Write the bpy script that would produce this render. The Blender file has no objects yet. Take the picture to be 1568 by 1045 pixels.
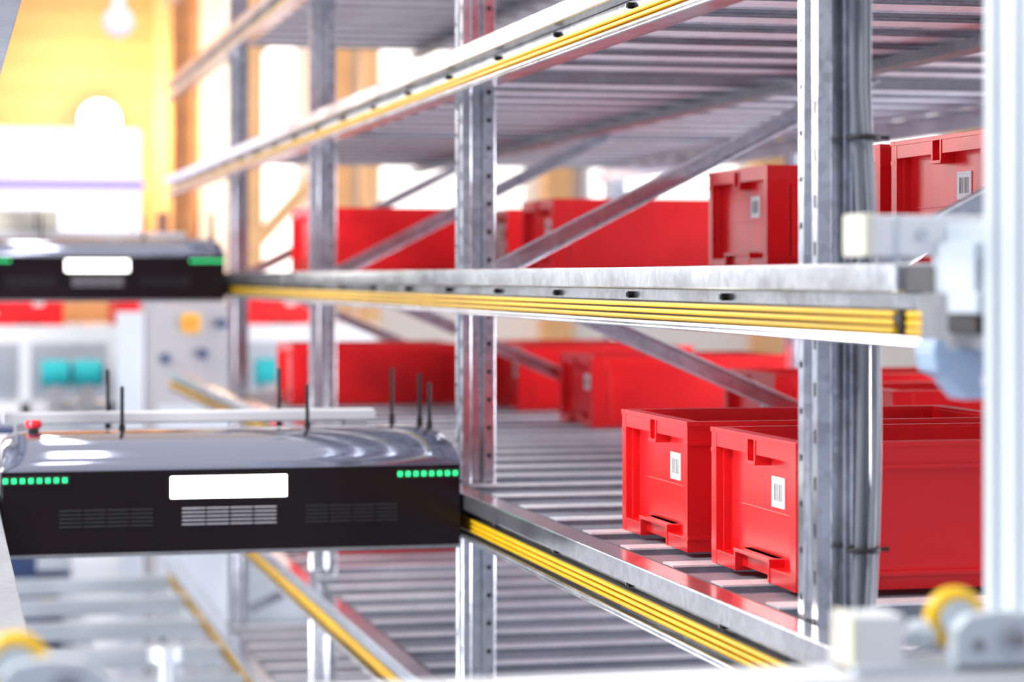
import bpy, math, random
from mathutils import Vector, Matrix
random.seed(4)
H = 1.70   # camera / datum height above floor
scene = bpy.context.scene

# ------------------------------------------------------------------ materials
def new_mat(name):
    m = bpy.data.materials.new(name); m.use_nodes = True
    nt = m.node_tree; b = nt.nodes['Principled BSDF']
    return m, nt, b

def plain(name, col, rough=.5, metal=0., noise=0., nscale=8., emis=None, estr=0., coat=0., spec=.5, trans=0., alpha=1.):
    m, nt, b = new_mat(name)
    b.inputs['Base Color'].default_value = (*col, 1)
    b.inputs['Roughness'].default_value = rough
    b.inputs['Metallic'].default_value = metal
    b.inputs['Coat Weight'].default_value = coat
    b.inputs['Specular IOR Level'].default_value = spec
    b.inputs['Transmission Weight'].default_value = trans
    b.inputs['Alpha'].default_value = alpha
    tc = nt.nodes.new('ShaderNodeTexCoord')
    if noise > 0:
        n = nt.nodes.new('ShaderNodeTexNoise'); n.inputs['Scale'].default_value = nscale
        n.inputs['Detail'].default_value = 6
        nt.links.new(tc.outputs['Object'], n.inputs['Vector'])
        r = nt.nodes.new('ShaderNodeValToRGB')
        r.color_ramp.elements[0].position = .3; r.color_ramp.elements[1].position = .7
        r.color_ramp.elements[0].color = (*[c*(1-noise) for c in col], 1)
        r.color_ramp.elements[1].color = (*[min(1, c*(1+noise)) for c in col], 1)
        nt.links.new(n.outputs['Fac'], r.inputs['Fac'])
        nt.links.new(r.outputs['Color'], b.inputs['Base Color'])
    if emis:
        b.inputs['Emission Color'].default_value = (*emis, 1)
        b.inputs['Emission Strength'].default_value = estr
    return m

def galvanised(name, base=.62, tint=(.95, 1, 1.08), rough=.30, metal=.85, contrast=.16):
    m, nt, b = new_mat(name)
    tc = nt.nodes.new('ShaderNodeTexCoord')
    v = nt.nodes.new('ShaderNodeTexVoronoi'); v.inputs['Scale'].default_value = 90
    n = nt.nodes.new('ShaderNodeTexNoise'); n.inputs['Scale'].default_value = 7; n.inputs['Detail'].default_value = 4
    nt.links.new(tc.outputs['Object'], v.inputs['Vector']); nt.links.new(tc.outputs['Object'], n.inputs['Vector'])
    sep = nt.nodes.new('ShaderNodeSeparateColor'); nt.links.new(v.outputs['Color'], sep.inputs[0])
    mix = nt.nodes.new('ShaderNodeMath'); mix.operation = 'MULTIPLY_ADD'
    nt.links.new(sep.outputs[0], mix.inputs[0]); mix.inputs[1].default_value = .35
    nt.links.new(n.outputs['Fac'], mix.inputs[2])
    r = nt.nodes.new('ShaderNodeValToRGB')
    r.color_ramp.elements[0].position = .35; r.color_ramp.elements[1].position = .95
    r.color_ramp.elements[0].color = (*[min(1, base*(1-contrast)*t) for t in tint], 1)
    r.color_ramp.elements[1].color = (*[min(1, base*(1+contrast)*t) for t in tint], 1)
    nt.links.new(mix.outputs[0], r.inputs['Fac']); nt.links.new(r.outputs['Color'], b.inputs['Base Color'])
    mr = nt.nodes.new('ShaderNodeMapRange'); mr.inputs['To Min'].default_value = rough-.08; mr.inputs['To Max'].default_value = rough+.10
    nt.links.new(n.outputs['Fac'], mr.inputs['Value']); nt.links.new(mr.outputs[0], b.inputs['Roughness'])
    b.inputs['Metallic'].default_value = metal
    return m

M = {}
M['galv'] = galvanised('galvanised_steel', .58, contrast=.24, rough=.20, metal=.92)
M['galv_dk'] = galvanised('galvanised_dark', .28, rough=.4)
M['end_dk'] = galvanised('rail_end_casting', .08, rough=.45, metal=.4)
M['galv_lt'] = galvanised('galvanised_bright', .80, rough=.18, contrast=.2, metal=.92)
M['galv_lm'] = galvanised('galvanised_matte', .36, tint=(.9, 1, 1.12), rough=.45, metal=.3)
M['ridge'] = galvanised('deck_ridge', .95, rough=.4, metal=.2)  # ridge tops: caught light is put into the bright colour
M['ridge_f'] = galvanised('deck_ridge_side', .26, tint=(.92, 1, 1.2), rough=.45, metal=.4)  # ridge and panel edges: same steel, shade put into the colour
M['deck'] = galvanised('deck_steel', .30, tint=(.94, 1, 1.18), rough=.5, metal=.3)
M['deck_u'] = galvanised('deck_underside', .80, tint=(1, .98, 1.08), rough=.38, metal=.35, contrast=.1)  # panel undersides: light from below painted in as a paler tone
M['hole'] = plain('hole_dark', (.02, .02, .025), .8)
M['red'] = plain('red_plastic', (.80, .012, .016), .27, noise=.10, nscale=6)
M['yellow'] = plain('yellow_conductor', (.86, .52, .01), .35, noise=.06, nscale=12)
M['black'] = plain('black_rubber', (.012, .012, .014), .5)
M['gloss'] = plain('gloss_hood_shell', (.34, .36, .46), .06, metal=.92, coat=.4)
M['face'] = plain('smoked_panel', (.009, .005, .007), .15, spec=.22)
M['screen'] = plain('lit_display', (1, 1, 1), .3, emis=(1, .97, .88), estr=5)
M['green'] = plain('green_led', (.02, .6, .2), .3, emis=(.02, 1, .27), estr=1.3)
M['white'] = plain('white_paint', (.78, .80, .84), .4, noise=.03)
M['alu'] = plain('anodised_aluminium', (.58, .65, .71), .40, metal=.3, noise=.06, nscale=3)
M['cream'] = plain('cream_plastic', (.76, .74, .62), .45, noise=.04)
M['bluepl'] = plain('translucent_blue_plastic', (.42, .58, .80), .2, noise=.05, alpha=.85)
M['label'] = plain('label_paper', (.88, .88, .88), .6)
M['ink'] = plain('label_ink', (.02, .02, .02), .6)
M['cable'] = plain('grey_cable', (.24, .26, .30), .36)
M['teal'] = plain('teal_motor', (.01, .46, .50), .4)
M['orange'] = plain('orange_knob', (.90, .30, .05), .4)
M['grey'] = plain('grey_paint', (.38, .38, .41), .5, noise=.05)
M['blue'] = plain('dark_blue_paint', (.03, .06, .16), .45)
M['brown'] = plain('brown_panel', (.22, .10, .07), .5)
M['estop'] = plain('estop_red', (.75, .02, .04), .3)

# ------------------------------------------------------------------ mesh builder
class MB:
    def __init__(s, name): s.name = name; s.v = []; s.f = []; s.m = []; s.mats = []; s.sm = []
    def mi(s, k):
        if k not in s.mats: s.mats.append(k)
        return s.mats.index(k)
    def add(s, vs, fs, mat, smooth=False):
        o = len(s.v); s.v += [tuple(v) for v in vs]
        for f in fs: s.f.append(tuple(i+o for i in f)); s.m.append(s.mi(mat)); s.sm.append(smooth)
    def box(s, x0, x1, y0, y1, z0, z1, mat):
        vs = [(x, y, z) for x in (x0, x1) for y in (y0, y1) for z in (z0, z1)]
        s.add(vs, [(0,1,3,2),(4,6,7,5),(0,4,5,1),(2,3,7,6),(0,2,6,4),(1,5,7,3)], mat)
    def obox(s, p0, p1, up, w, h, mat):
        p0, p1, up = Vector(p0), Vector(p1), Vector(up)
        d = (p1-p0).normalized(); a = d.cross(up).normalized(); u = a.cross(d).normalized()
        vs = []
        for p in (p0, p1):
            for i in (-1, 1):
                for j in (-1, 1): vs.append(p+a*(w/2*i)+u*(h/2*j))
        s.add(vs, [(0,1,3,2),(4,6,7,5),(0,4,5,1),(2,3,7,6),(0,2,6,4),(1,5,7,3)], mat)
    def prism(s, prof, axis, a, b, mat):
        def P(p, t):
            return {'y': (p[0], t, p[1]), 'z': (p[0], p[1], t), 'x': (t, p[0], p[1])}[axis]
        n = len(prof); vs = [P(p, a) for p in prof]+[P(p, b) for p in prof]
        fs = [(i, (i+1) % n, n+(i+1) % n, n+i) for i in range(n)]+[tuple(range(n))[::-1], tuple(range(n, 2*n))]
        s.add(vs, fs, mat)
    def cyl(s, p0, p1, r, mat, seg=20, r2=None):
        p0, p1 = Vector(p0), Vector(p1); r2 = r if r2 is None else r2
        d = (p1-p0).normalized(); t = Vector((0, 0, 1)) if abs(d.z) < .9 else Vector((1, 0, 0))
        a = d.cross(t).normalized(); b = d.cross(a).normalized(); vs = []
        for p, rr in ((p0, r), (p1, r2)):
            for i in range(seg):
                th = 2*math.pi*i/seg; vs.append(p+a*math.cos(th)*rr+b*math.sin(th)*rr)
        s.add(vs, [(i, (i+1) % seg, seg+(i+1) % seg, seg+i) for i in range(seg)], mat, True)
        s.add(vs[:seg], [tuple(range(seg))[::-1]], mat); s.add(vs[seg:], [tuple(range(seg))], mat)
    def sphere(s, c, r, mat, seg=24, rings=14, sz=1.):
        vs = []; fs = []
        for j in range(rings+1):
            ph = math.pi*j/rings
            for i in range(seg):
                th = 2*math.pi*i/seg
                vs.append((c[0]+r*math.sin(ph)*math.cos(th), c[1]+r*math.sin(ph)*math.sin(th), c[2]+r*sz*math.cos(ph)))
        for j in range(rings):
            for i in range(seg):
                fs.append((j*seg+i, (j+1)*seg+i, (j+1)*seg+(i+1) % seg, j*seg+(i+1) % seg))
        s.add(vs, fs, mat, True)
    def torus(s, c, axis, R, r, mat, seg=32, rs=12, flat=1.):
        ax = Vector(axis).normalized(); t = Vector((0, 0, 1)) if abs(ax.z) < .9 else Vector((1, 0, 0))
        a = ax.cross(t).normalized(); b = ax.cross(a); c = Vector(c); vs = []; fs = []
        for i in range(seg):
            th = 2*math.pi*i/seg; rad = a*math.cos(th)+b*math.sin(th)
            for j in range(rs):
                ph = 2*math.pi*j/rs; vs.append(c+rad*(R+r*math.cos(ph))+ax*r*flat*math.sin(ph))
        for i in range(seg):
            for j in range(rs):
                fs.append((i*rs+j, ((i+1) % seg)*rs+j, ((i+1) % seg)*rs+(j+1) % rs, i*rs+(j+1) % rs))
        s.add(vs, fs, mat, True)
    def tube(s, pts, r, mat, seg=10):
        pts = [Vector(p) for p in pts]; vs = []; fs = []
        for k, p in enumerate(pts):
            d = (pts[min(k+1, len(pts)-1)]-pts[max(k-1, 0)]).normalized()
            a = d.cross(Vector((0, 1, 0.01))).normalized(); b = d.cross(a).normalized()
            for i in range(seg):
                th = 2*math.pi*i/seg; vs.append(p+a*math.cos(th)*r+b*math.sin(th)*r)
        for k in range(len(pts)-1):
            for i in range(seg):
                fs.append((k*seg+i, k*seg+(i+1) % seg, (k+1)*seg+(i+1) % seg, (k+1)*seg+i))
        s.add(vs, fs, mat, True)
    def mesh(s):
        me = bpy.data.meshes.new(s.name); me.from_pydata(s.v, [], s.f)
        for k in s.mats: me.materials.append(M[k])
        me.polygons.foreach_set('material_index', s.m); me.polygons.foreach_set('use_smooth', s.sm)
        me.update()
        import bmesh
        bm = bmesh.new(); bm.from_mesh(me); bmesh.ops.recalc_face_normals(bm, faces=bm.faces); bm.to_mesh(me); bm.free()
        return me
    def obj(s, bevel=0., loc=(0, 0, 0), seg=2):
        o = bpy.data.objects.new(s.name, s.mesh()); o.location = loc
        scene.collection.objects.link(o)
        if bevel > 0:
            b = o.modifiers.new('bevel', 'BEVEL'); b.width = bevel; b.segments = seg; b.limit_method = 'ANGLE'
            b.angle_limit = math.radians(50); b.harden_normals = False
        return o

def child_of(parent, kids):
    for k in kids:
        k.parent = parent; k.matrix_parent_inverse = parent.matrix_world.inverted()

# ------------------------------------------------------------------ rack geometry constants
Y0 = 2.476; BAY = 1.8; NB = 3
POSTS = [Y0+BAY*i for i in range(NB+1)]
def lev(k): return H+.0127+.38*k
YS, YE = 1.99, 9.66

def rail(level, mirror=False, ystart=YS, name='shuttle_rail'):
    z = lev(level); b = MB(name)
    X = (lambda x: .94-x) if mirror else (lambda x: x)
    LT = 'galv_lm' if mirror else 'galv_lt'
    def bx(x0, x1, y0, y1, z0, z1, m):
        a, c = sorted((X(x0), X(x1))); b.box(a, c, y0, y1, z0, z1, m)
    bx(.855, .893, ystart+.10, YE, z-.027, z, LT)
    bx(.882, .899, ystart, YE, z-.0745, z-.0275, 'galv')
    bx(.8935, .899, ystart, YE, z-.0275, z-.001, 'galv_dk')
    bx(.853, .882, ystart+.01, YE, z-.0765, z-.0725, LT)
    bx(.8525, .8565, ystart+.01, YE, z-.0722, z-.067, LT)
    for i in range(3):
        zz = z-.0475-.0080*i
        bx(.868, .882, ystart+.14, YE, zz-.0028, zz+.0028, 'yellow')
    bx(.8735, .882, ystart+.13, YE, z-.068, z-.043, 'black')
    for i in range(3):
        zz = z-.0475-.0080*i
        bx(.866, .882, ystart+.035, ystart+.105, zz-.0033, zz+.0033, 'yellow')
    bx(.862, .882, ystart+.105, ystart+.125, z-.056, z-.047, 'black')
    bx(.864, .882, ystart+.001, ystart+.035, z-.071, z-.036, 'black')
    bx(.86, .9, ystart-.002, ystart+.095, z-.027, z-.003, 'end_dk')
    bx(.861, .87, ystart+.04, ystart+.098, z-.0265, z-.0025, 'galv_dk')
    y = 2.665
    while y < YE:
        if y > ystart:
            b.cyl((X(.882), y, z-.036), (X(.875), y, z-.036), .0050, 'black', 6)
            b.cyl((X(.875), y, z-.036), (X(.872), y, z-.036), .0030, 'galv_dk', 8)
        y += .393
    return b.obj(bevel=.0018)

for k in range(-4, 4):
    rail(k)
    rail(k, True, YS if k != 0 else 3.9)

def upright(x0, y1, name='rack_upright', top=3.55):
    b = MB(name); x1 = x0+.06; y0 = y1-.06
    g = .010
    prof = [(x0, y0), (x0+.016, y0), (x0+.020, y0+g), (x0+.034, y0+g), (x0+.038, y0), (x1, y0), (x1, y1), (x0, y1),
            (x0, y1-.018), (x0+.006, y1-.022), (x0+.006, y0+.022), (x0, y0+.018)]
    b.prism(prof, 'z', 0, top, 'galv')
    z = .03
    while z < top-.03:
        b.cyl((x0+.0485, y0+.002, z), (x0+.0485, y0-.0004, z), .0046, 'hole', 10)
        b.box(x0-.0004, x0+.002, y0+.005, y0+.012, z-.008, z+.008, 'hole')
        b.cyl((x0+.002, y1-.009, z+.025), (x0-.0004, y1-.009, z+.025), .004, 'hole', 8)
        z += .05
    b.box(x0-.01, x1+.02, y0-.02, y1+.02, 0, .008, 'galv_dk')
    return b.obj(bevel=.001, seg=1)

for y in POSTS:
    upright(.90, y); upright(2.17, y); upright(-.02, y)

def brace(p0, p1, name='diagonal_brace'):
    b = MB(name); p0 = Vector(p0); p1 = Vector(p1)
    d = (p1-p0).normalized(); n = Vector((-d.z, 0, d.x))
    if n.z < 0: n = -n
    b.obox(p0, p1, (0, 0, 1), .004, .030, 'galv')
    off = n*.0145
    b.obox(p0+off-Vector((0, .010, 0)), p1+off-Vector((0, .010, 0)), (0, 0, 1), .022, .0035, 'galv_lt')
    b.obox(p0-off-Vector((0, .010, 0)), p1-off-Vector((0, .010, 0)), (0, 0, 1), .022, .0035, 'galv_lt')
    b.cyl(p0-Vector((0, .022, 0)), p0+Vector((0, .01, 0)), .006, 'galv_dk', 6)
    return b.obj(bevel=.0008, seg=1)
for y in POSTS:
    yc = y-.03
    brace((.965, yc, H+.01), (2.165, yc, H+.62)); brace((.965, yc, H-.0), (2.165, yc, H-.52))
    brace((2.165, yc, H+.64), (.965, yc, H+1.25)); brace((2.165, yc, H-.54), (.965, yc, H-1.08))

def deck(level):
    z = lev(level); b = MB('shelf_deck')
    for y in POSTS[:-1]:
        for j in range(9):
            yc = y+.09+.2*j
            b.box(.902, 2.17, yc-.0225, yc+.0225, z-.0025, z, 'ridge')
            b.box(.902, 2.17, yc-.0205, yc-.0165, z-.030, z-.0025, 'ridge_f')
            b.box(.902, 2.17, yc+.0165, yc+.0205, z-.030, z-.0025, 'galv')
            if j < 8:
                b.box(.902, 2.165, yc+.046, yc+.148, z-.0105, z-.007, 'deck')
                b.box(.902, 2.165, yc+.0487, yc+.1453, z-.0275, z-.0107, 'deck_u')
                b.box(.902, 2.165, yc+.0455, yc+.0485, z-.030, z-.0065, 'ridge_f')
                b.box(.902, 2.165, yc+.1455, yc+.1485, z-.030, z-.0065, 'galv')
    b.box(2.14, 2.168, POSTS[0], POSTS[-1], z-.075, z-.033, 'galv')
    b.box(1.50, 1.54, POSTS[0], POSTS[-1], z-.050, z-.033, 'galv_dk')
    return b.obj()
for k in range(-4, 4): deck(k)

# ------------------------------------------------------------------ bins
BL, BW, BH = .50, .32, .174
def bin_mesh():
    b = MB('storage_bin'); L, W, h = BL, BW, BH; R = 'red'
    b.box(.024, L-.024, .017, W-.017, .004, .009, R)
    for y0, y1 in ((.0125, .0165), (W-.0165, W-.0125)): b.box(.022, L-.022, y0, y1, .005, h-.004, R)
    b.box(.0200, .0240, .013, W-.013, .0055, h-.0045, R); b.box(L-.0240, L-.0200, .013, W-.013, .0055, h-.0045, R)
    for s in (0, 1):
        f = (lambda a, c: (a, c)) if s == 0 else (lambda a, c: (W-c, W-a))
        y0, y1 = f(0, .015); b.box(0, L, y0, y1, h-.006, h, R)
        y0, y1 = f(.0035, .0145); b.box(.0035, L-.0035, y0, y1, h-.028, h-.0055, R)
        y0, y1 = f(.0003, .0142); b.box(.0005, L-.0005, y0, y1, h-.032, h-.027, R)
        y0, y1 = f(.004, .0138); b.box(.0045, L-.0045, y0, y1, .0004, .018, R)
        y0, y1 = f(.0008, .0136); b.box(.0015, L-.0015, y0, y1, .016, .021, R)
        for xx in (.044, L-.050):
            y0, y1 = f(.0045, .0134); b.box(xx, xx+.006, y0, y1, .0185, h-.0285, R)
    for s in (0, 1):
        g = (lambda a, c: (a, c)) if s == 0 else (lambda a, c: (L-c, L-a))
        def e(xa, xb, *r):
            x0, x1 = g(xa, xb); b.box(x0, x1, *r)
        for y0, y1 in ((0.002, .021), (W-.021, W-.002)): e(.001, .040, y0, y1, 0, h-.0052, R)
        e(0.0003, .021, .0152, W-.0152, h-.0062, h-.0002, R)
        e(.0015, .0225, .0205, .1455, h-.024, h-.0056, R); e(.0015, .0225, .1775, W-.0205, h-.024, h-.0056, R)
        e(.0003, .0220, .145, .150, h-.034, h-.0058, R); e(.0003, .0220, .173, .178, h-.034, h-.0058, R)
        e(.010, .0215, .1495, .1735, h-.030, h-.014, R); e(-.0005, .0217, .1445, .1785, h-.037, h-.0325, R)
        e(.0015, .0232, .0203, .095, .0002, .018, R); e(.0015, .0232, W-.095, W-.0203, .0002, .018, R)
        e(.0004, .0228, .0935, .099, .0003, .026, R); e(.0004, .0228, W-.099, W-.0935, .0003, .026, R)
        e(.0100, .0224, .0985, W-.0985, .006, .0285, R); e(.0001, .0230, .0930, W-.0930, .0240, .0285, R)
        e(.0185, .0215, .030, W-.030, .080, .0822, R)
        e(.010, .0212, .0202, .026, .0175, h-.0245, R); e(.010, .0212, W-.026, W-.0202, .0175, h-.0245, R)
    b.box(.0185, .0203, .090, .136, .088, .125, 'label')
    for i, w in enumerate([2, 1, 3, 1, 1, 2, 1, 3, 2]):
        yy = .098+i*.0034; b.box(.0181, .0187, yy, yy+.0006*w, .096, .117, 'ink')
    o = b.obj(bevel=.0014); o.name = 'storage_bin'
    return o
proto = bin_mesh(); first = True
def put_bin(x, yfar, level, rot=0.):
    global first
    if first: o = proto; first = False
    else:
        o = proto.copy(); o.name = 'storage_bin'; scene.collection.objects.link(o)
    o.location = (x, yfar-BW, lev(level)+.0005); o.rotation_euler = (0, 0, rot)
    return o
put_bin(.96, 3.39, -1); put_bin(.96, 2.97, -1)
put_bin(.965, 7.18, -1); put_bin(1.52, 7.18, -1)
put_bin(1.53, 5.985, -1); put_bin(1.59, 4.83, -1); put_bin(1.56, 4.15, -1)
put_bin(1.58, 3.40, -1); put_bin(1.53, 6.75, -1)
put_bin(1.337, 4.15, 0); put_bin(1.28, 3.15, 0); put_bin(1.285, 3.52, 0)
put_bin(1.41, 5.90, 0); put_bin(.95, 6.76, 0); put_bin(1.50, 6.76, 0); put_bin(1.50, 7.2, 0)
for y in (2.97, 3.80): put_bin(1.50, y, 1)
put_bin(1.05, 3.80, 1)
put_bin(1.3, 7.7, 2); put_bin(1.2, 7.25, 2); put_bin(1.35, 5.8, 2); put_bin(1.1, 6.7, 2)
put_bin(.95, 6.80, -2); put_bin(1.5, 6.8, -2)

# ------------------------------------------------------------------ shuttles
def shuttle(yf, level):
    z = lev(level); root = bpy.data.objects.new('shuttle_vehicle', None); scene.collection.objects.link(root)
    root.location = (.47, yf, z); bpy.context.view_layer.update()
    kids = []
    b = MB('hood'); nx = 80; prof = [(0.001, .050), (.002, .056)]
    for i in range(1, 15):
        a = math.pi/2*i/14; prof.append((.002+.12*(1-math.cos(a))**.85, .056+.052*math.sin(a)))
    prof += [(.16, .109), (.19, .107), (.205, .10), (.21, .09), (.21, .0), (.21, -.08)]
    vs = []; fs = []; n = len(prof)
    for i in range(nx+1):
        t = -1+2*i/nx; t = math.copysign(1-(1-abs(t))**1.7, t)
        x = .47+.380*t
        k = (1-abs(t)**22)**.5 if abs(t) < 1 else 0
        for (py, pz) in prof:
            zz = pz if pz < .05 else .05+(pz-.05)*(.35+.65*k)
            vs.append((x, yf+py, z+zz))
    for i in range(nx):
        for j in range(n-1):
            fs.append((i*n+j, (i+1)*n+j, (i+1)*n+j+1, i*n+j+1))
    b.add(vs, fs, 'gloss', True)
    b.add(vs[:n], [tuple(range(n))], 'face'); b.add(vs[-n:], [tuple(range(n))], 'face')
    kids.append(b.obj())
    b = MB('front_panel')
    b.box(.092, .848, yf-.004, yf+.20, z-.084, z+.049, 'face')
    b.box(.092, .848, yf-.006, yf+.004, z-.090, z-.084, 'galv_dk')
    b.box(.362, .554, yf-.0075, yf-.003, z+.003, z+.039, 'screen')
    for (x0, x1) in ((.182, .334), (.381, .537), (.586, .741)):
        for i in range(5):
            zz = z-.014-.0065*i
            b.box(x0, x1, yf-.0062, yf-.003, zz-.0012, zz+.0012, 'hole' if x0 != .381 else 'grey')
        for j in range(1, 4):
            xx = x0+(x1-x0)*j/4; b.box(xx-.001, xx+.001, yf-.0068, yf-.003, z-.042, z-.012, 'face')
    for x0 in (.093, .741):
        for i in range(8):
            xx = x0+.0135*i; b.box(xx, xx+.0078, yf-.0072, yf-.003, z+.032, z+.0405, 'green')
        b.box(x0-.001, x0+.107, yf-.0055, yf-.003, z+.029, z+.0435, 'black')
    kids.append(b.obj(bevel=.0012))
    b = MB('chassis')
    b.box(.10, .84, yf+.20, yf+1.02, z-.080, z-.030, 'face')
    b.box(.10, .84, yf+.82, yf+1.03, z-.03, z+.045, 'gloss')
    b.box(.10, .14, yf+.21, yf+.82, z-.03, z+.06, 'white'); b.box(.80, .84, yf+.21, yf+.82, z-.03, z+.06, 'white')
    b.box(.10, .755, yf+.285, yf+.33, z+.110, z+.130, 'white'); b.box(.12, .16, yf+.285, yf+.33, z-.03, z+.110, 'grey'); b.box(.70, .74, yf+.285, yf+.33, z-.03, z+.110, 'grey')
    for i in range(6): b.cyl((.15, yf+.40+.07*i, z-.0), (.79, yf+.40+.07*i, z-.0), .022, 'galv', 14)
    for x0, x1 in ((.062, .098), (.842, .866)):
        for dy in (.10, .90):
            b.cyl((x0, yf+dy, z-.044), (x1, yf+dy, z-.044), .0275, 'black', 20)
    kids.append(b.obj(bevel=.003))
    b = MB('antennas')
    for (x, dy, z0, z1) in ((.295, .155, .10, .178), (.612, .155, .10, .178), (.826, .15, .09, .180),
                            (.287, .40, -.03, .198), (.596, .40, -.03, .198), (.797, .355, -.03, .198), (.828, .25, .05, .192)):
        b.cyl((x, yf+dy, z+z0), (x, yf+dy, z+z1), .0034, 'black', 10)
        b.cyl((x, yf+dy, z+z0), (x, yf+dy, z+max(z0, .10)+.016), .0056, 'black', 10)
        b.sphere((x, yf+dy, z+z1), .0034, 'black', 10, 6)
    kids.append(b.obj())
    b = MB('emergency_stop')
    for x, dy in ((.146, .12), (.66, .90)):
        zb = .10 if dy < .5 else .045
        b.cyl((x, yf+dy, z+zb), (x, yf+dy, z+zb+.014), .009, 'black', 16)
        b.cyl((x, yf+dy, z+zb+.014), (x, yf+dy, z+zb+.020), .011, 'estop', 20, .015)
        b.cyl((x, yf+dy, z+zb+.020), (x, yf+dy, z+zb+.027), .015, 'estop', 20, .012)
    kids.append(b.obj())
    child_of(root, kids)
shuttle(3.995, -1)
shuttle(7.50, 0)

# ------------------------------------------------------------------ cables on first upright
b = MB('cable_bundle')
for i, (dx, dy) in enumerate(((.0, 0), (.008, -.004), (-.008, -.003), (.002, -.010), (.011, .004))):
    pts = []
    for j in range(70):
        zz = .3+j*.047; rel = zz-H
        bulge = .009*max(0, math.sin((rel+.42)/.62*math.pi)) if -.42 < rel < .2 else 0
        pts.append((.9405+dx+bulge*(.6+.2*i)+.0012*math.sin(zz*9+i*2), 2.400+dy-.002*math.cos(zz*7+i), zz))
    b.tube(pts, .0038, 'cable')
for zz in (H+.147, H-.288, H-.7, H+.6):
    b.torus((.944, 2.398, zz), (0, 0, 1), .0165, .0022, 'black', 24, 8, 1.4)
    b.box(.960, .972, 2.394, 2.398, zz-.002, zz+.002, 'black')
b.obj()

# ------------------------------------------------------------------ lift mast and carriage (right foreground)
b = MB('lift_mast')
x0, x1, y0, y1 = .802, .892, 1.69, 1.78
def side(p, q, n):
    p = Vector(p); q = Vector(q); n = Vector(n); out = [p]
    for c in (.27, .73):
        a = p.lerp(q, c-.05); d = p.lerp(q, c+.05); out += [a, a+n*.010, d+n*.010, d]
    return out
prof = side((x0, y0), (x1, y0), (0, 1))+side((x1, y0), (x1, y1), (-1, 0))+side((x1, y1), (x0, y1), (0, -1))+side((x0, y1), (x0, y0), (1, 0))
b.prism([tuple(p) for p in prof], 'z', 0, 3.7, 'alu')
b.box(x0-.03, x1+.03, y0-.03, y1+.03, 0, .012, 'galv_dk')
b.obj(bevel=.0015)

b = MB('lift_end_stop_bracket')
b.box(.752, .86, 1.90, 1.945, H+.018, H+.052, 'white'); b.box(.748, .757, 1.897, 1.948, H+.017, H+.053, 'cream')
b.box(.775, .781, 1.898, 1.946, H+.0175, H+.0525, 'alu')
b.cyl((.80, 1.90, H+.035), (.80, 1.896, H+.035), .005, 'galv', 12)
b.box(.822, .870, 1.80, 1.93, H+.008, H+.045, 'alu'); b.box(.812, .834, 1.82, 1.90, H-.014, H+.028, 'alu')
b.box(.806, .83, 1.80, 1.86, H-.030, H-.012, 'alu'); b.box(.818, .835, 1.80, 1.88, H-.06, H-.03, 'galv_dk')
b.box(.835, .875, 1.785, 1.985, H-.060, H-.014, 'galv_dk'); b.box(.810, .826, 1.81, 1.87, H-.047, H-.031, 'black')
b.box(.84, .872, 1.7805, 1.82, H-.11, H+.08, 'white')
b.cyl((.83, 1.82, H-.02), (.83, 1.798, H-.02), .008, 'galv_dk', 16); b.cyl((.826, 1.84, H+.01), (.826, 1.80, H+.01), .006, 'galv_dk', 16)
b.cyl((.818, 1.80, H-.048), (.818, 1.79, H-.048), .006, 'galv_dk', 6)
b.prism([(.793, H-.060), (.868, H-.058), (.868, H-.101), (.824, H-.102), (.808, H-.084), (.797, H-.078)], 'y', 1.86, 1.90, 'bluepl')
b.cyl((.80, 1.86, H-.057), (.80, 1.90, H-.057), .005, 'bluepl', 16)
b.box(.835, .862, 1.855, 1.862, H-.090, H-.082, 'white')
b.obj(bevel=.002)

b = MB('lift_carriage_beam')
zt = H-.282
b.box(-.15, 1.05, 1.60, 1.66, zt-.10, zt, 'white'); b.box(-.15, 1.05, 1.66, 1.67, zt-.10, zt-.09, 'white')
for xx in (.05, .9): b.box(xx-.03, xx+.03, 1.61, 1.65, 0, zt-.10, 'galv')
b.obj(bevel=.004)

def guide_wheel(cx, cy, cz, zb):
    b = MB('guide_wheel')
    b.torus((cx, cy, cz), (.10, 1, 0), .0165, .0065, 'yellow', 36, 14, 1.3)
    b.cyl((cx, cy-.010, cz), (cx, cy+.010, cz), .014, 'alu', 28)
    b.prism([(cx-.012, zb), (cx-.011, cz-.004), (cx-.002, cz+.005), (cx+.022, cz+.008), (cx+.044, cz+.006), (cx+.060, cz-.006), (cx+.060, zb)], 'y', cy-.028, cy-.012, 'alu')
    b.cyl((cx+.032, cy-.034, cz-.012), (cx+.032, cy-.027, cz-.012), .011, 'galv', 24)
    b.cyl((cx+.032, cy-.040, cz-.012), (cx+.032, cy-.033, cz-.012), .006, 'galv_dk', 6)
    b.cyl((cx+.006, cy-.032, cz-.016), (cx+.006, cy-.027, cz-.016), .004, 'galv_dk', 12)
    b.cyl((cx-.05, cy, cz-.010), (cx-.010, cy, cz-.010), .006, 'galv_lt', 18)
    b.cyl((cx-.033, cy, cz-.010), (cx-.022, cy, cz-.010), .010, 'alu', 18)
    b.box(cx-.085, cx-.046, cy-.018, cy+.018, zb, cz+.006, 'white'); b.box(cx-.087, cx-.081, cy-.02, cy+.02, zb, cz+.007, 'cream')
    b.box(cx-.087, cx+.062, cy-.028, cy+.024, zb, zb+.006, 'alu')
    return b.obj(bevel=.0018)
guide_wheel(.712, 1.63, H-.247, zt+.0002)
guide_wheel(.046, 1.63, H-.257, zt+.0002)

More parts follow.
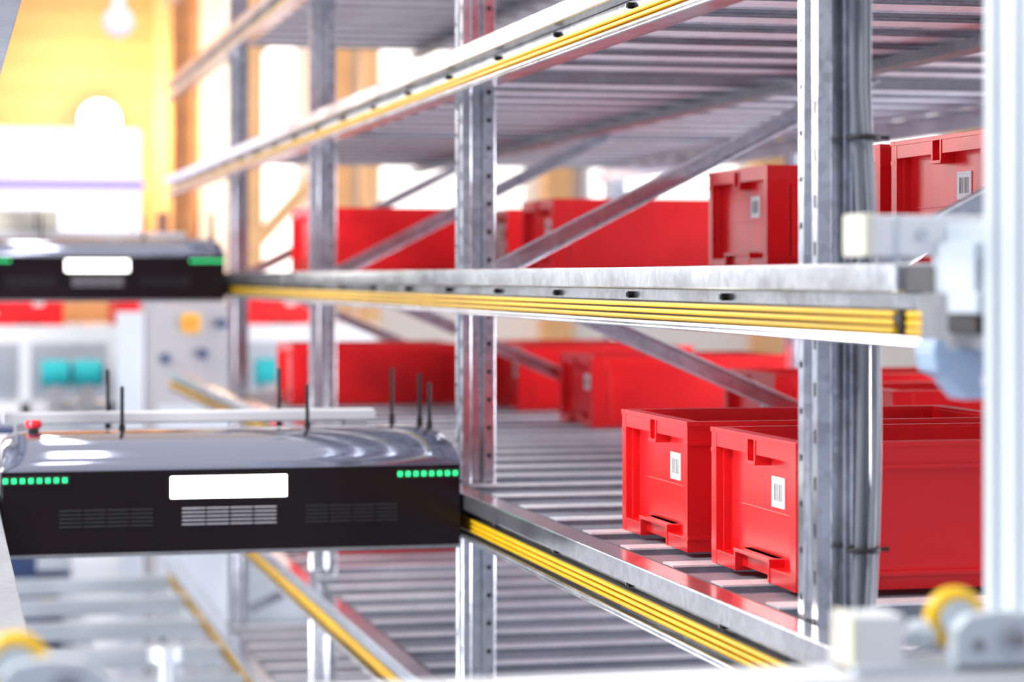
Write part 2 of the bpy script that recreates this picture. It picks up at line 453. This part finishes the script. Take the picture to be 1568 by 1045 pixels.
# ------------------------------------------------------------------ hall background
def wood_mat():
    m, nt, b = new_mat('wood_cladding')
    tc = nt.nodes.new('ShaderNodeTexCoord')
    w = nt.nodes.new('ShaderNodeTexWave'); w.bands_direction = 'Z'; w.inputs['Scale'].default_value = 1.6
    w.inputs['Distortion'].default_value = .3; w.wave_profile = 'SAW'
    n = nt.nodes.new('ShaderNodeTexNoise'); n.inputs['Scale'].default_value = 1.5
    nt.links.new(tc.outputs['Object'], w.inputs['Vector']); nt.links.new(tc.outputs['Object'], n.inputs['Vector'])
    r = nt.nodes.new('ShaderNodeValToRGB')
    r.color_ramp.elements[0].color = (.38, .18, .075, 1); r.color_ramp.elements[1].color = (.60, .32, .15, 1)
    mx = nt.nodes.new('ShaderNodeMath'); mx.operation = 'MULTIPLY_ADD'; mx.inputs[1].default_value = .4
    nt.links.new(w.outputs['Fac'], mx.inputs[0]); nt.links.new(n.outputs['Fac'], mx.inputs[2])
    nt.links.new(mx.outputs[0], r.inputs['Fac']); nt.links.new(r.outputs['Color'], b.inputs['Base Color'])
    b.inputs['Roughness'].default_value = .6
    return m
M['wood'] = wood_mat()
M['woodlt'] = plain('glulam_beam', (.72, .43, .20), .5, noise=.1)
M['wallw'] = plain('white_wall', (.78, .77, .76), .7, noise=.04, nscale=1)
M['wallc'] = plain('cool_grey_wall', (.46, .52, .66), .7, noise=.04, nscale=1)
M['floor'] = plain('concrete_floor', (.42, .46, .53), .35, noise=.08, nscale=2)
M['glass'] = plain('daylit_glazing', (1, 1, 1), .5, emis=(1, .95, .88), estr=1.5)
M['glassc'] = plain('daylit_glazing_cool', (1, 1, 1), .5, emis=(.88, .95, 1), estr=2.0)  # cool emission for the panels added for rail reflections
M['lampglow'] = plain('lamp_glow', (1, 1, 1), .5, emis=(1, .88, .65), estr=25)  # emission standing in for flare glare, not a known lamp
M['tubeglow'] = plain('tube_glow', (1, 1, 1), .5, emis=(1, .97, .97), estr=9)
M['whitelum'] = plain('backlit_white_panel', (.9, .9, 1), .3, emis=(.95, .88, .98), estr=.35)  # faint emission stands in for bright light on the white housing
M['violet'] = plain('violet_trim', (.45, .40, .85), .4)

b = MB('floor'); b.box(-9, 11, -5, 18, -.2, 0, 'floor'); b.obj()
b = MB('wall_back')
b.box(-9, -1.2, 17.0, 17.3, 0, 7, 'wallc')
b.box(-1.2, 1.75, 17.0, 17.3, 0, 7, 'wood'); b.box(1.75, 11, 17.0, 17.3, 0, 7, 'wallw')
b.box(1.42, 1.54, 16.85, 17.0, 0, 7, 'woodlt')
for x in (2.6, 4.2, 5.8, 7.4): b.box(x, x+.2, 16.8, 17.0, 0, 7, 'woodlt')
b.box(1.75, 11, 16.88, 17.0, H+2.0, H+2.2, 'woodlt')
b.obj()
b = MB('window_1')
for x in (2.05, 2.95, 4.55, 6.15):
    b.box(x, x+(.35 if x < 2.1 else 1.1), 16.9, 16.99, H-.3 if x < 2.1 else H+.45, H+1.9, 'glass')
    b.box(x-.05, x, 16.88, 16.99, H-.3 if x < 2.1 else H+.4, H+1.95, 'white')
b.obj()
b = MB('window_2')  # unseen glowing panels with dark edges, added to streak the rail reflections
for x in (-8, -6.2, -4.4, -2.6):
    b.box(x, x+1.1, 16.9, 16.99, .9, 3.8, 'glassc'); b.box(x-.06, x, 16.88, 16.99, .85, 3.85, 'blue'); b.box(x+1.1, x+1.16, 16.88, 16.99, .85, 3.85, 'blue')
b.obj()
b = MB('wall_right'); b.box(11, 11.2, -5, 17.3, 0, 7, 'wallw'); b.obj()
b = MB('wall_left'); b.box(-9.2, -9, -5, 17.3, 0, 7, 'wallc'); b.obj()
b = MB('roof_truss')
for y in (10.5, 14):
    b.box(-9, 11, y, y+.2, 5.6, 5.9, 'woodlt')
    for x in range(-8, 11, 2): b.obox((x, y+.1, 5.8), (x+1, y+.1, 6.8), (0, 1, 0), .12, .12, 'woodlt')
    b.box(-9, 11, y, y+.2, 6.7, 7, 'woodlt')
b.obj()
b = MB('timber_stair_frame')
for x in (1.68, 2.36): b.box(x, x+.10, 13.8, 13.95, 0, 5, 'woodlt')
for i in range(4): b.obox((1.75, 13.87, .8+i*1.1), (2.40, 13.87, 1.5+i*1.1), (0, 1, 0), .08, .08, 'woodlt')
b.obj()

b = MB('pendant_lamp')
b.sphere((.80, 11.5, H+1.20), .075, 'white', sz=1.0); b.cyl((.80, 11.5, H+1.26), (.80, 11.5, H+1.33), .03, 'white'); b.cyl((.80, 11.5, H+1.3), (.86, 11.5, 5.6), .008, 'white', 8)
b.obj()
b = MB('work_light')  # glowing ball and mount added in place of the flare glare
b.sphere((1.03, 16.62, H+1.06), .13, 'lampglow'); b.cyl((1.03, 16.7, H+1.06), (1.03, 16.9, H+1.06), .02, 'white', 12); b.cyl((1.03, 16.88, H+1.06), (1.03, 16.99, H+1.06), .06, 'white', 16)
b.obj()

b = MB('machine_housing')
b.box(-.2, .96, 12.2, 13.0, H+.20, H+.74, 'whitelum'); b.box(-.22, .98, 12.18, 12.3, H+.43, H+.49, 'violet'); b.box(-.2, .80, 12.15, 12.25, H+.17, H+.21, 'violet')
for x in (.0, .85): b.box(x, x+.07, 12.3, 12.37, 0, H+.2, 'white')
b.obj(bevel=.05, seg=4)
b = MB('carton'); b.box(.14, .36, 7.95, 8.2, H+.036, H+.215, 'cream'); b.box(.14, .36, 7.948, 7.95, H+.155, H+.160, 'grey'); b.obj(bevel=.006)
b = MB('scanner_plate'); b.box(.76, .98, 9.78, 9.88, H+.13, H+.16, 'brown'); b.box(.84, .88, 9.78, 9.88, H+.16, H+.26, 'brown'); b.box(.80, .84, 9.80, 9.84, 0, H+.13, 'grey'); b.obj(bevel=.006)

b = MB('conveyor')
b.box(.0, 1.95, 11.0, 11.12, H-.30, H-.22, 'white'); b.box(.0, 1.95, 11.6, 11.7, H-.30, H-.22, 'white')
for i in range(16): b.cyl((.06+.12*i, 11.12, H-.25), (.06+.12*i, 11.6, H-.25), .03, 'galv', 12)
for x in (.33, .72, 1.26, 1.85): b.box(x, x+.05, 11.0, 11.1, 0, H-.30, 'white')
b.box(-.1, 1.9, 11.0, 11.1, H-.62, H-.56, 'white'); b.box(.0, 1.9, 11.0, 11.1, H-1.1, H-1.04, 'grey')
b.box(0, 1.95, 11.9, 12.0, 0, H-.32, 'alu')
b.obj(bevel=.004)
for x in (.42, .56, 1.37, 1.51):
    b = MB('drive_motor')
    b.cyl((x, 10.90, H-.43), (x+.12, 10.90, H-.43), .062, 'teal', 24); b.cyl((x+.12, 10.90, H-.43), (x+.135, 10.90, H-.43), .05, 'blue', 24)
    b.box(x+.03, x+.09, 10.86, 10.99, H-.59, H-.48, 'grey')
    b.obj()
b = MB('control_cabinet')
b.box(.84, 1.22, 10.40, 10.75, 0, H-.11, 'grey'); b.box(.72, .83, 10.40, 10.5, 0, H-.15, 'alu')
b.cyl((1.03, 10.4, H-.20), (1.03, 10.36, H-.20), .03, 'orange', 20); b.box(.99, 1.07, 10.385, 10.4, H-.24, H-.16, 'yellow')
for x, z in ((.92, -.35), (1.08, -.33), (1.16, -.2)): b.cyl((x, 10.4, H+z), (x, 10.37, H+z), .022, 'blue', 16)
b.box(.87, 1.19, 10.385, 10.4, H-1.5, H-.55, 'alu')
b.obj(bevel=.006)
for x in (.2, .75, 1.35):
    o = proto.copy(); o.name = 'storage_bin'; scene.collection.objects.link(o); o.rotation_euler = (0, 0, math.pi/2); o.location = (x+.33, 11.13, H-.219)

b = MB('aisle_base_frame')
for y in (6.4, 7.0, 7.6, 8.2, 8.8, 9.4): b.box(.092, .848, y, y+.06, H-1.22, H-1.16, 'alu')
for x in (.092, .44, .80): b.box(x, x+.045, 5.0, 9.6, H-1.28, H-1.22, 'alu')
for y in (5.2, 7.3, 9.3):
    for x in (.092, .44, .80): b.box(x, x+.045, y, y+.05, 0, H-1.28, 'galv')
for y in (5.1, 5.5, 5.9): b.cyl((.1, y, H-1.19), (.84, y, H-1.19), .03, 'galv_lt', 16)
b.cyl((.55, 6.2, H-1.22), (.55, 6.2, H-.95), .02, 'alu', 12); b.cyl((.55, 6.2, H-.98), (.55, 6.2, H-.94), .045, 'alu', 16)
b.obj(bevel=.004)
b = MB('pallet_truck'); b.box(.12, .36, 9.8, 10.0, 0, H-.6, 'blue'); b.box(.5, .70, 9.9, 10.1, 0, H-.65, 'white'); b.box(.12, .70, 10.0, 10.05, .1, .5, 'blue'); b.obj(bevel=.004)

b = MB('ceiling_lights')  # unseen strip lights added to give the metal rails highlights
for x in (-3, .4, 3.5, 6.5):
    for y in (0, 3.5, 7, 10):
        b.box(x-.08, x+.08, y, y+1.6, 5.0, 5.05, 'tubeglow'); b.box(x-.1, x+.1, y-.05, y+1.65, 5.05, 5.12, 'white')
        b.cyl((x, y+.8, 5.12), (x, y+.8, 6.9), .01, 'white', 6)
b.obj()

# ------------------------------------------------------------------ light
w = bpy.data.worlds.new('hall_light'); scene.world = w; w.use_nodes = True
nt = w.node_tree; bg = nt.nodes['Background']
tc = nt.nodes.new('ShaderNodeTexCoord'); sp = nt.nodes.new('ShaderNodeSeparateXYZ'); r = nt.nodes.new('ShaderNodeValToRGB')
nt.links.new(tc.outputs['Generated'], sp.inputs[0])
mr = nt.nodes.new('ShaderNodeMapRange'); mr.inputs['From Min'].default_value = -1; nt.links.new(sp.outputs['Z'], mr.inputs['Value'])
nt.links.new(mr.outputs[0], r.inputs['Fac'])
r.color_ramp.elements[0].position = .47; r.color_ramp.elements[0].color = (.42, .45, .58, 1)
r.color_ramp.elements[1].position = .72; r.color_ramp.elements[1].color = (1, .98, 1, 1)
nt.links.new(r.outputs['Color'], bg.inputs['Color']); bg.inputs['Strength'].default_value = .95

def area(name, loc, target, sx, sy, power, col):
    l = bpy.data.lights.new(name, 'AREA'); l.shape = 'RECTANGLE'; l.size = sx; l.size_y = sy; l.energy = power; l.color = col
    o = bpy.data.objects.new(name, l); scene.collection.objects.link(o); o.location = loc
    o.rotation_euler = (Vector(target)-Vector(loc)).to_track_quat('-Z', 'Y').to_euler(); return o
area('skylight_key', (-2.6, 2.5, 4.6), (1.3, 4.2, 1.3), 1.4, 1.4, 300, (1, .98, .96))  # added key light from upper left, no skylight there
area('side_hall_light', (5.0, 4.8, 1.2), (1.8, 5.2, 1.9), 5, 2.2, 480, (.99, .94, 1))  # added fill, brightens the rack interior from the right
area('low_hall_light', (-1.6, 4.6, .5), (1.5, 5.4, 2.2), 2.0, 1.0, 120, (1, .96, .99))  # added low fill, brightens the deck undersides from the aisle side
area('rear_hall_light', (-1.6, 9.8, 3.0), (.9, 7.6, 1.9), 1.5, 1.5, 110, (1, .86, .80))  # added pinkish fill out of view, lightens the far upright
area('hall_warm_light', (.6, 13.0, 5.0), (.8, 16.8, 2.4), 1.5, 1.5, 40, (1, .70, .40))
l = bpy.data.lights.new('work_light_bulb', 'POINT'); l.energy = 140; l.color = (1, .64, .33); l.shadow_soft_size = .1  # added point light, spreads the flare's warm glow over the wood wall
o = bpy.data.objects.new('work_light_bulb', l); scene.collection.objects.link(o); o.location = (1.03, 16.36, H+1.06)

# ------------------------------------------------------------------ camera
c = bpy.data.cameras.new('camera'); cam = bpy.data.objects.new('camera', c); scene.collection.objects.link(cam)
cam.location = (0, 0, H); cam.rotation_euler = (math.radians(90), 0, -math.atan(870/3702))
c.lens = 85; c.sensor_width = 36; c.shift_y = -.0628; c.clip_start = .05
c.dof.use_dof = True; c.dof.focus_distance = 3.15; c.dof.aperture_fstop = 3.9
scene.camera = cam
scene.view_settings.view_transform = 'Standard'
